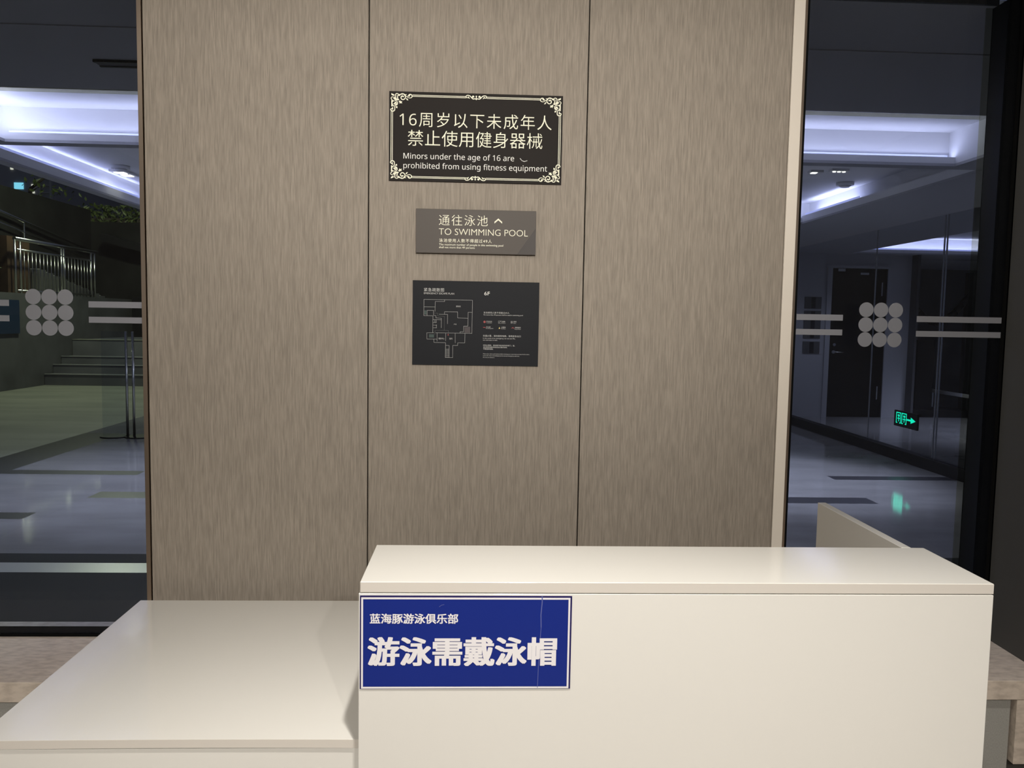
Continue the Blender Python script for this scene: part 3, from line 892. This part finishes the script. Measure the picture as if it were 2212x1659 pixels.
# end wall with a black door
o = MB().box(4.92, 5.80, 13.2, 13.35, 0, 2.735).box(6.75, 7.14, 13.2, 13.35, 0, 2.735).box(5.80, 6.75, 13.2, 13.35, 2.465, 2.735)\
        .box(-4.6, 4.92, 13.2, 13.35, 0, ZC).build('wall_hall_end', M['hall_wall'])
struct(o, 'grey end wall of the hall around the black door', 'wall')
dj = MB().box(5.72, 5.80, 13.16, 13.2, 0, 2.51).box(5.80, 6.75, 13.16, 13.2, 2.465, 2.51).build('trim_10', M['hall_wall'])
struct(dj, 'door casing at the end of the hall', 'trim')
dr = MB().box(5.805, 6.745, 13.22, 13.27, 0.004, 2.46).build('door_1', M['door_black'])
struct(dr, 'black door with a steel lever at the end of the hall', 'door')
MB().tube((5.88, 13.22, 1.085), (5.88, 13.17, 1.085), 0.028, 14).tube((5.88, 13.175, 1.085), (6.05, 13.175, 1.08), 0.011, 10).build('lever_handle', M['steel'], dr)
MB().tube((5.90, 13.22, 1.205), (5.90, 13.20, 1.205), 0.025, 14).build('lock', M['steel'], dr)
MB().box(5.90, 6.02, 13.185, 13.22, 2.41, 2.455).build('door_closer', M['steel'], dr)
MB().box(6.28, 6.42, 13.19, 13.22, 2.36, 2.395).build('door_closer', M['steel'], dr)
for z in (2.02, 0.30):
    MB().box(6.655, 6.675, 13.213, 13.22, z, z + 0.22).build('hinge', M['steel'], dr)
for (z0, z1, lab) in ((1.79, 1.985, 'uppermost dark framed notice beside the black door'), (1.30, 1.757, 'middle dark framed notice beside the black door'), (1.05, 1.25, 'lowest dark framed notice beside the black door')):
    nb = thing('framed_notice', lab, 'notice', (5.5, 13.2, z0), 'framed notices beside the door')
    MB().box(5.365, 5.645, 13.185, 13.2, z0, z1).build('frame', M['concrete'], nb)
    MB().box(5.475, 5.545, 13.182, 13.185, z0 + 0.01, z1 - 0.01).build('dark_panel', M['black'], nb)
# gym behind the glass
o = MB().box(7.14, 7.18, 13.0, 18, 0, 2.735).build('wall_gym_left', M['concrete'])
struct(o, 'short wall beside the dark exercise room', 'wall')
o = MB().box(7.18, 14, 16.5, 16.7, 0, 2.735).build('wall_gym_back', M['concrete'])
struct(o, 'dark back wall of the exercise room', 'wall')
o = MB().box(4.9, 14, 14, 17, ZC + 0.02, ZC + 0.06).build('ceiling_gym', M['hall_white'])
struct(o, 'ceiling of the exercise room', 'ceiling')
ex = thing('exercise_machine', 'black exercise machine with two posts standing in the dark room', 'exercise machine', (7.6, 13.6, 0))
MB().box(7.22, 7.30, 13.5, 13.6, 0, 2.45).build('post', M['black'], ex)
MB().box(8.30, 8.38, 13.5, 13.6, 0, 2.45).build('post', M['black'], ex)
mb = MB()
pts = [(7.26 + 1.08 * i / 10, 13.55, 2.05 - 0.45 * math.sin(math.pi * i / 10)) for i in range(11)]
for a, b in zip(pts[:-1], pts[1:]):
    mb.tube(a, b, 0.06, 8)
mb.build('curved_bar', M['black'], ex)
MB().box(7.2, 8.4, 13.3, 13.9, 0.001, 0.12).build('base', M['black'], ex)
MB().box(7.42, 7.72, 13.4, 13.8, 0.12, 1.3).build('weight_stack', M['black'], ex)
bn = thing('bench', 'low bench with a pale top edge behind the exit sign', 'bench', (8.3, 12.9, 0))
MB().box(8.18, 8.28, 12.9, 14.4, 0.35, 0.40).build('seat', M['print_white'], bn)
for y in (13.0, 14.3):
    MB().box(8.19, 8.27, y, y + 0.06, 0, 0.35).build('leg', M['steel'], bn)

# green exit sign on the partition
es = thing('exit_sign', 'glowing green exit sign with an arrow low on the glazed partition', 'exit sign', (4.83, 8.85, 0.38))
MB().box(4.822, 4.844, 8.63, 9.12, 0.385, 0.565).build('housing', M['black'], es)
XE = 4.8215
em = MB()
def erect(y0, y1, z0, z1):
    em.box(XE - 0.0008, XE, y1, y0, z0, z1)
for ya in (9.075, 8.955):                    # two framed figures
    yb = ya - 0.105
    erect(ya, yb, 0.535, 0.546)
    erect(ya, ya - 0.012, 0.425, 0.535)
    erect(yb + 0.012, yb, 0.425, 0.535)
    erect(ya - 0.035, ya - 0.075, 0.500, 0.520)
    erect(ya - 0.050, ya - 0.062, 0.440, 0.500)
    erect(ya - 0.028, ya - 0.085, 0.470, 0.480)
    erect(ya, ya - 0.03, 0.420, 0.430)
    erect(yb + 0.03, yb, 0.420, 0.430)
erect(8.845, 8.74, 0.470, 0.490)             # arrow
em.prism([Vector((XE, 8.76, 0.445)), Vector((XE, 8.66, 0.480)), Vector((XE, 8.76, 0.515))], (-0.0008, 0, 0))
em.build('pictogram', M['exit_green'], es)
lamp('exit_sign_lamp', 'AREA', (4.80, 8.9, 0.48), 0.15, (0.1, 1.0, 0.6), (-1, 0, 0), size=0.2)

# ------------------------------------------------------------------ outdoors, left
# high retaining wall along the terrace
o = MB().box(-10.6, -10.2, 8, 22, 0, 4.2).build('wall_retaining', M['concrete_dark'])
struct(o, 'dark retaining wall along the terrace', 'wall')
o = MB().box(-10.2, -9.0, 8, 21.9, 0, 1.88).build('wall_landing', M['concrete'])
struct(o, 'concrete wall carrying the upper landing', 'wall')
bb = tag(MB().box(-8.995, -8.965, 14.6, 16.30, 1.09, 1.74).build('blue_board', M['blue_board']), 'blue board fixed on the landing wall at the left', 'board')
bp = tag(MB().box(-9.9, -9.25, 16.45, 17.25, 1.881, 3.0).build('brown_column', M['brown']), 'rusty brown column standing behind the railing', 'column')
# steps with pale nosings
st = MB()
ss = [(17.2, 0.225), (17.55, 0.405), (17.9, 0.565), (18.4, 0.915)]
for k, (y, z) in enumerate(ss):
    st.box(-8.99, -4.2, y, 21.9, (ss[k - 1][1] if k else 0.0), z)
o = st.build('steps', M['step_stone'])
tag(o, 'dark stone steps with pale edges climbing from the terrace', 'steps')
for k, (y, z) in enumerate(ss):
    MB().box(-8.99, -4.2, y - 0.012, y + (0.30 if k == 3 else 0.03), z, z + 0.012).build('nosing', M['terrace'] if k == 3 else M['line_grey'], o)
# railing of the landing
XR = -9.04
rl = thing('railing', 'stainless steel railing on the upper landing with thin upright bars', 'railing', (XR, 18.0, 1.88))
MB().tube((XR, 16.33, 2.935), (XR, 19.76, 2.935), 0.040, 10).build('top_rail', M['steel'], rl)
MB().tube((XR, 16.40, 2.73), (XR, 19.5, 2.73), 0.02, 8).build('middle_rail', M['steel'], rl)
MB().tube((XR, 16.40, 1.93), (XR, 19.5, 1.93), 0.02, 8).build('bottom_rail', M['steel'], rl)
for y in (16.34, 16.52, 18.1, 18.2, 19.45, 19.62):
    MB().tube((XR, y, 1.88), (XR, y, 2.92), 0.025, 8).build('post', M['steel'], rl)
for i in range(20):
    y = 16.66 + i * 0.145
    MB().tube((XR, y, 1.93), (XR, y, 2.73), 0.010, 6).build('upright_bar', M['steel'], rl)
# stair handrail behind the landing
hr = thing('stair_handrail', 'sloping stair handrail coming down behind the landing railing', 'handrail', (-10.08, 18, 1.88))
MB().tube((-10.08, 15.0, 3.96), (-10.08, 21.8, 3.10), 0.035, 8).build('rail', M['steel'], hr)
MB().tube((-10.08, 15.0, 3.72), (-10.08, 21.8, 2.86), 0.02, 8).build('rail', M['steel'], hr)
for y in (15.3, 16.1, 17.2, 18.6):
    MB().tube((-10.08, y, 1.881), (-10.08, y, 3.96 - (y - 15) * 0.1265), 0.022, 8).build('post', M['steel'], hr)
# upper flight of steps seen between the bars
sf = thing('stair_flight', 'narrow flight of steps with pale treads seen through the railing bars', 'stairs', (-9.5, 18, 1.88))
for k in range(10):
    y = 17.4 + k * 0.30
    stp = MB().box(-9.9, -9.15, y, y + 0.28, 1.881, 2.40 - k * 0.052).build('step', M['concrete'], sf)
    MB().box(-9.9, -9.15, y, y + 0.05, 2.4005 - k * 0.052, 2.415 - k * 0.052).build('tread_edge', M['line_grey'], stp)
# back building with a dark passage and sloping canopy
o = MB().box(-10.2, -8.9, 22.0, 22.6, 0, 3.9).box(-8.9, -4.0, 22.0, 22.6, 2.95, 3.9).box(-8.9, -4, 23.6, 23.9, 0, 3.9).build('wall_terrace_back', M['concrete_dark'])
struct(o, 'dark wall with a passage at the back of the terrace', 'wall')
cn = MB()
cn.prism([Vector((-9.7, 21.95, 3.35)), Vector((-8.0, 21.95, 2.95)), Vector((-8.0, 21.95, 3.15)), Vector((-9.7, 21.95, 3.55))], (0, -0.6, 0))
tag(cn.build('canopy', M['black']), 'black sloping canopy over the dark passage', 'canopy')
o = tag(MB().box(-8.85, -8.3, 21.2, 21.8, 0.916, 1.95).build('dark_cabinet', M['black']), 'small dark cabinet standing at the top of the steps', 'cabinet')

# leaves
def leaves(name, n_, fn, size, parent=None):
    mb = MB()
    for _ in range(n_):
        c = Vector(fn())
        a = Vector((random.uniform(-1, 1), random.uniform(-1, 1), random.uniform(-1, 1))).normalized()
        b = a.orthogonal().normalized()
        s = size * random.uniform(0.6, 1.3)
        cc = a.cross(b)
        mb.face([c - a * s, c + b * s * 0.45 + cc * s * 0.12, c + a * s, c - b * s * 0.45 + cc * s * 0.12])
    return mb.build(name, M['leaf'], parent)
hd = thing('hedge', 'clipped green hedge on top of the dark passage wall', 'hedge', (-9.5, 22.3, 3.9))
leaves('foliage', 900, lambda: (random.uniform(-10.6, -8.0), random.uniform(22.05, 22.5), 3.9 + random.random() ** 1.6 * 0.46), 0.075, hd)
MB().box(-10.6, -8.0, 22.15, 22.45, 3.9, 4.02).build('stems', M['bark'], hd)
tr = thing('tree', 'leafy tree overhanging the retaining wall', 'tree', (-11.6, 21.2, 0))
MB().tube((-11.6, 21.2, 0), (-11.3, 21.2, 4.6), 0.10, 10, 0.05).tube((-11.3, 21.2, 4.6), (-10.6, 21.1, 5.1), 0.04, 8, 0.02).build('trunk', M['bark'], tr)
def crown():
    a = random.uniform(0, 2 * math.pi)
    r_ = random.random() ** 0.6
    return (-10.65 + 0.75 * r_ * math.cos(a), 21.1 + 0.5 * r_ * math.sin(a), 4.85 + random.uniform(-0.5, 0.75))
leaves('foliage', 130, crown, 0.085, tr)
bs_ = thing('shrub', 'dark shrub growing on the retaining wall behind the handrail', 'shrub', (-9.6, 15.4, 1.88))
leaves('foliage', 500, lambda: (random.uniform(-9.85, -9.3), random.uniform(14.4, 16.2), random.uniform(2.0, 3.0)), 0.09, bs_)
MB().tube((-9.6, 15.4, 1.881), (-9.6, 15.4, 2.8), 0.03, 8).build('stem', M['bark'], bs_)

# towers in the night with lit windows
def tower(x0, x1, y, h, label, wins, lines=()):
    t_ = thing('apartment_tower', label, 'building', ((x0 + x1) / 2, y, 0), 'buildings in the night')
    MB().box(x0, x1, y, y + 8, 0, h).build('facade', M['tower'], t_)
    for (x, z, w_, h_, k) in wins:
        MB().box(x, x + w_, y - 0.05, y - 0.001, z, z + h_).build('window', M['window_lit'] if k == 0 else M['window_warm'], t_)
    for (xa, xb, za, zb) in lines:
        MB().box(xa, xb, y - 0.12, y - 0.001, za, zb).build('balcony_rail', M['line_grey'], t_)
tower(-40, -20.3, 40, 22, 'dark apartment tower at the left with few lit windows',
      [(-22.05, 7.30, 0.42, 0.30, 0), (-21.25, 7.40, 0.12, 0.14, 1), (-21.22, 7.12, 0.10, 0.08, 1), (-22.20, 8.50, 0.14, 0.14, 1), (-22.20, 8.20, 0.12, 0.14, 1)],
      [(-20.88, -20.80, 6.2, 8.6), (-20.38, -20.30, 6.2, 8.6)] + [(-20.80, -20.38, 6.45 + k * 0.34, 6.49 + k * 0.34) for k in range(6)])
tower(-24.7, -7, 49, 23, 'dark apartment tower standing behind the small tree',
      [(-24.56, 8.30, 0.37, 0.12, 0), (-23.94, 8.26, 0.20, 0.15, 0), (-21.93, 7.62, 0.26, 0.19, 0), (-24.5, 7.82, 0.09, 0.09, 1)])

# barrier posts on the hall floor
pb = thing('glass_barrier', 'slim glass barrier with two steel posts on flat dark feet', 'barrier', (-4.3, 10.1, 0))
for x in (-4.28, -4.2):
    MB().tube((x, 10.06, 0.015), (x, 10.06, 1.30), 0.016, 10).build('post', M['steel'], pb)
for x in (-4.45, -4.15):
    MB().tube((x, 10.1, 0.001), (x, 10.1, 0.016), 0.17, 24).build('foot', M['black'], pb)
MB().box(-4.58, -4.30, 10.06, 10.072, 0.02, 1.30).build('pane', M['glass'], pb)
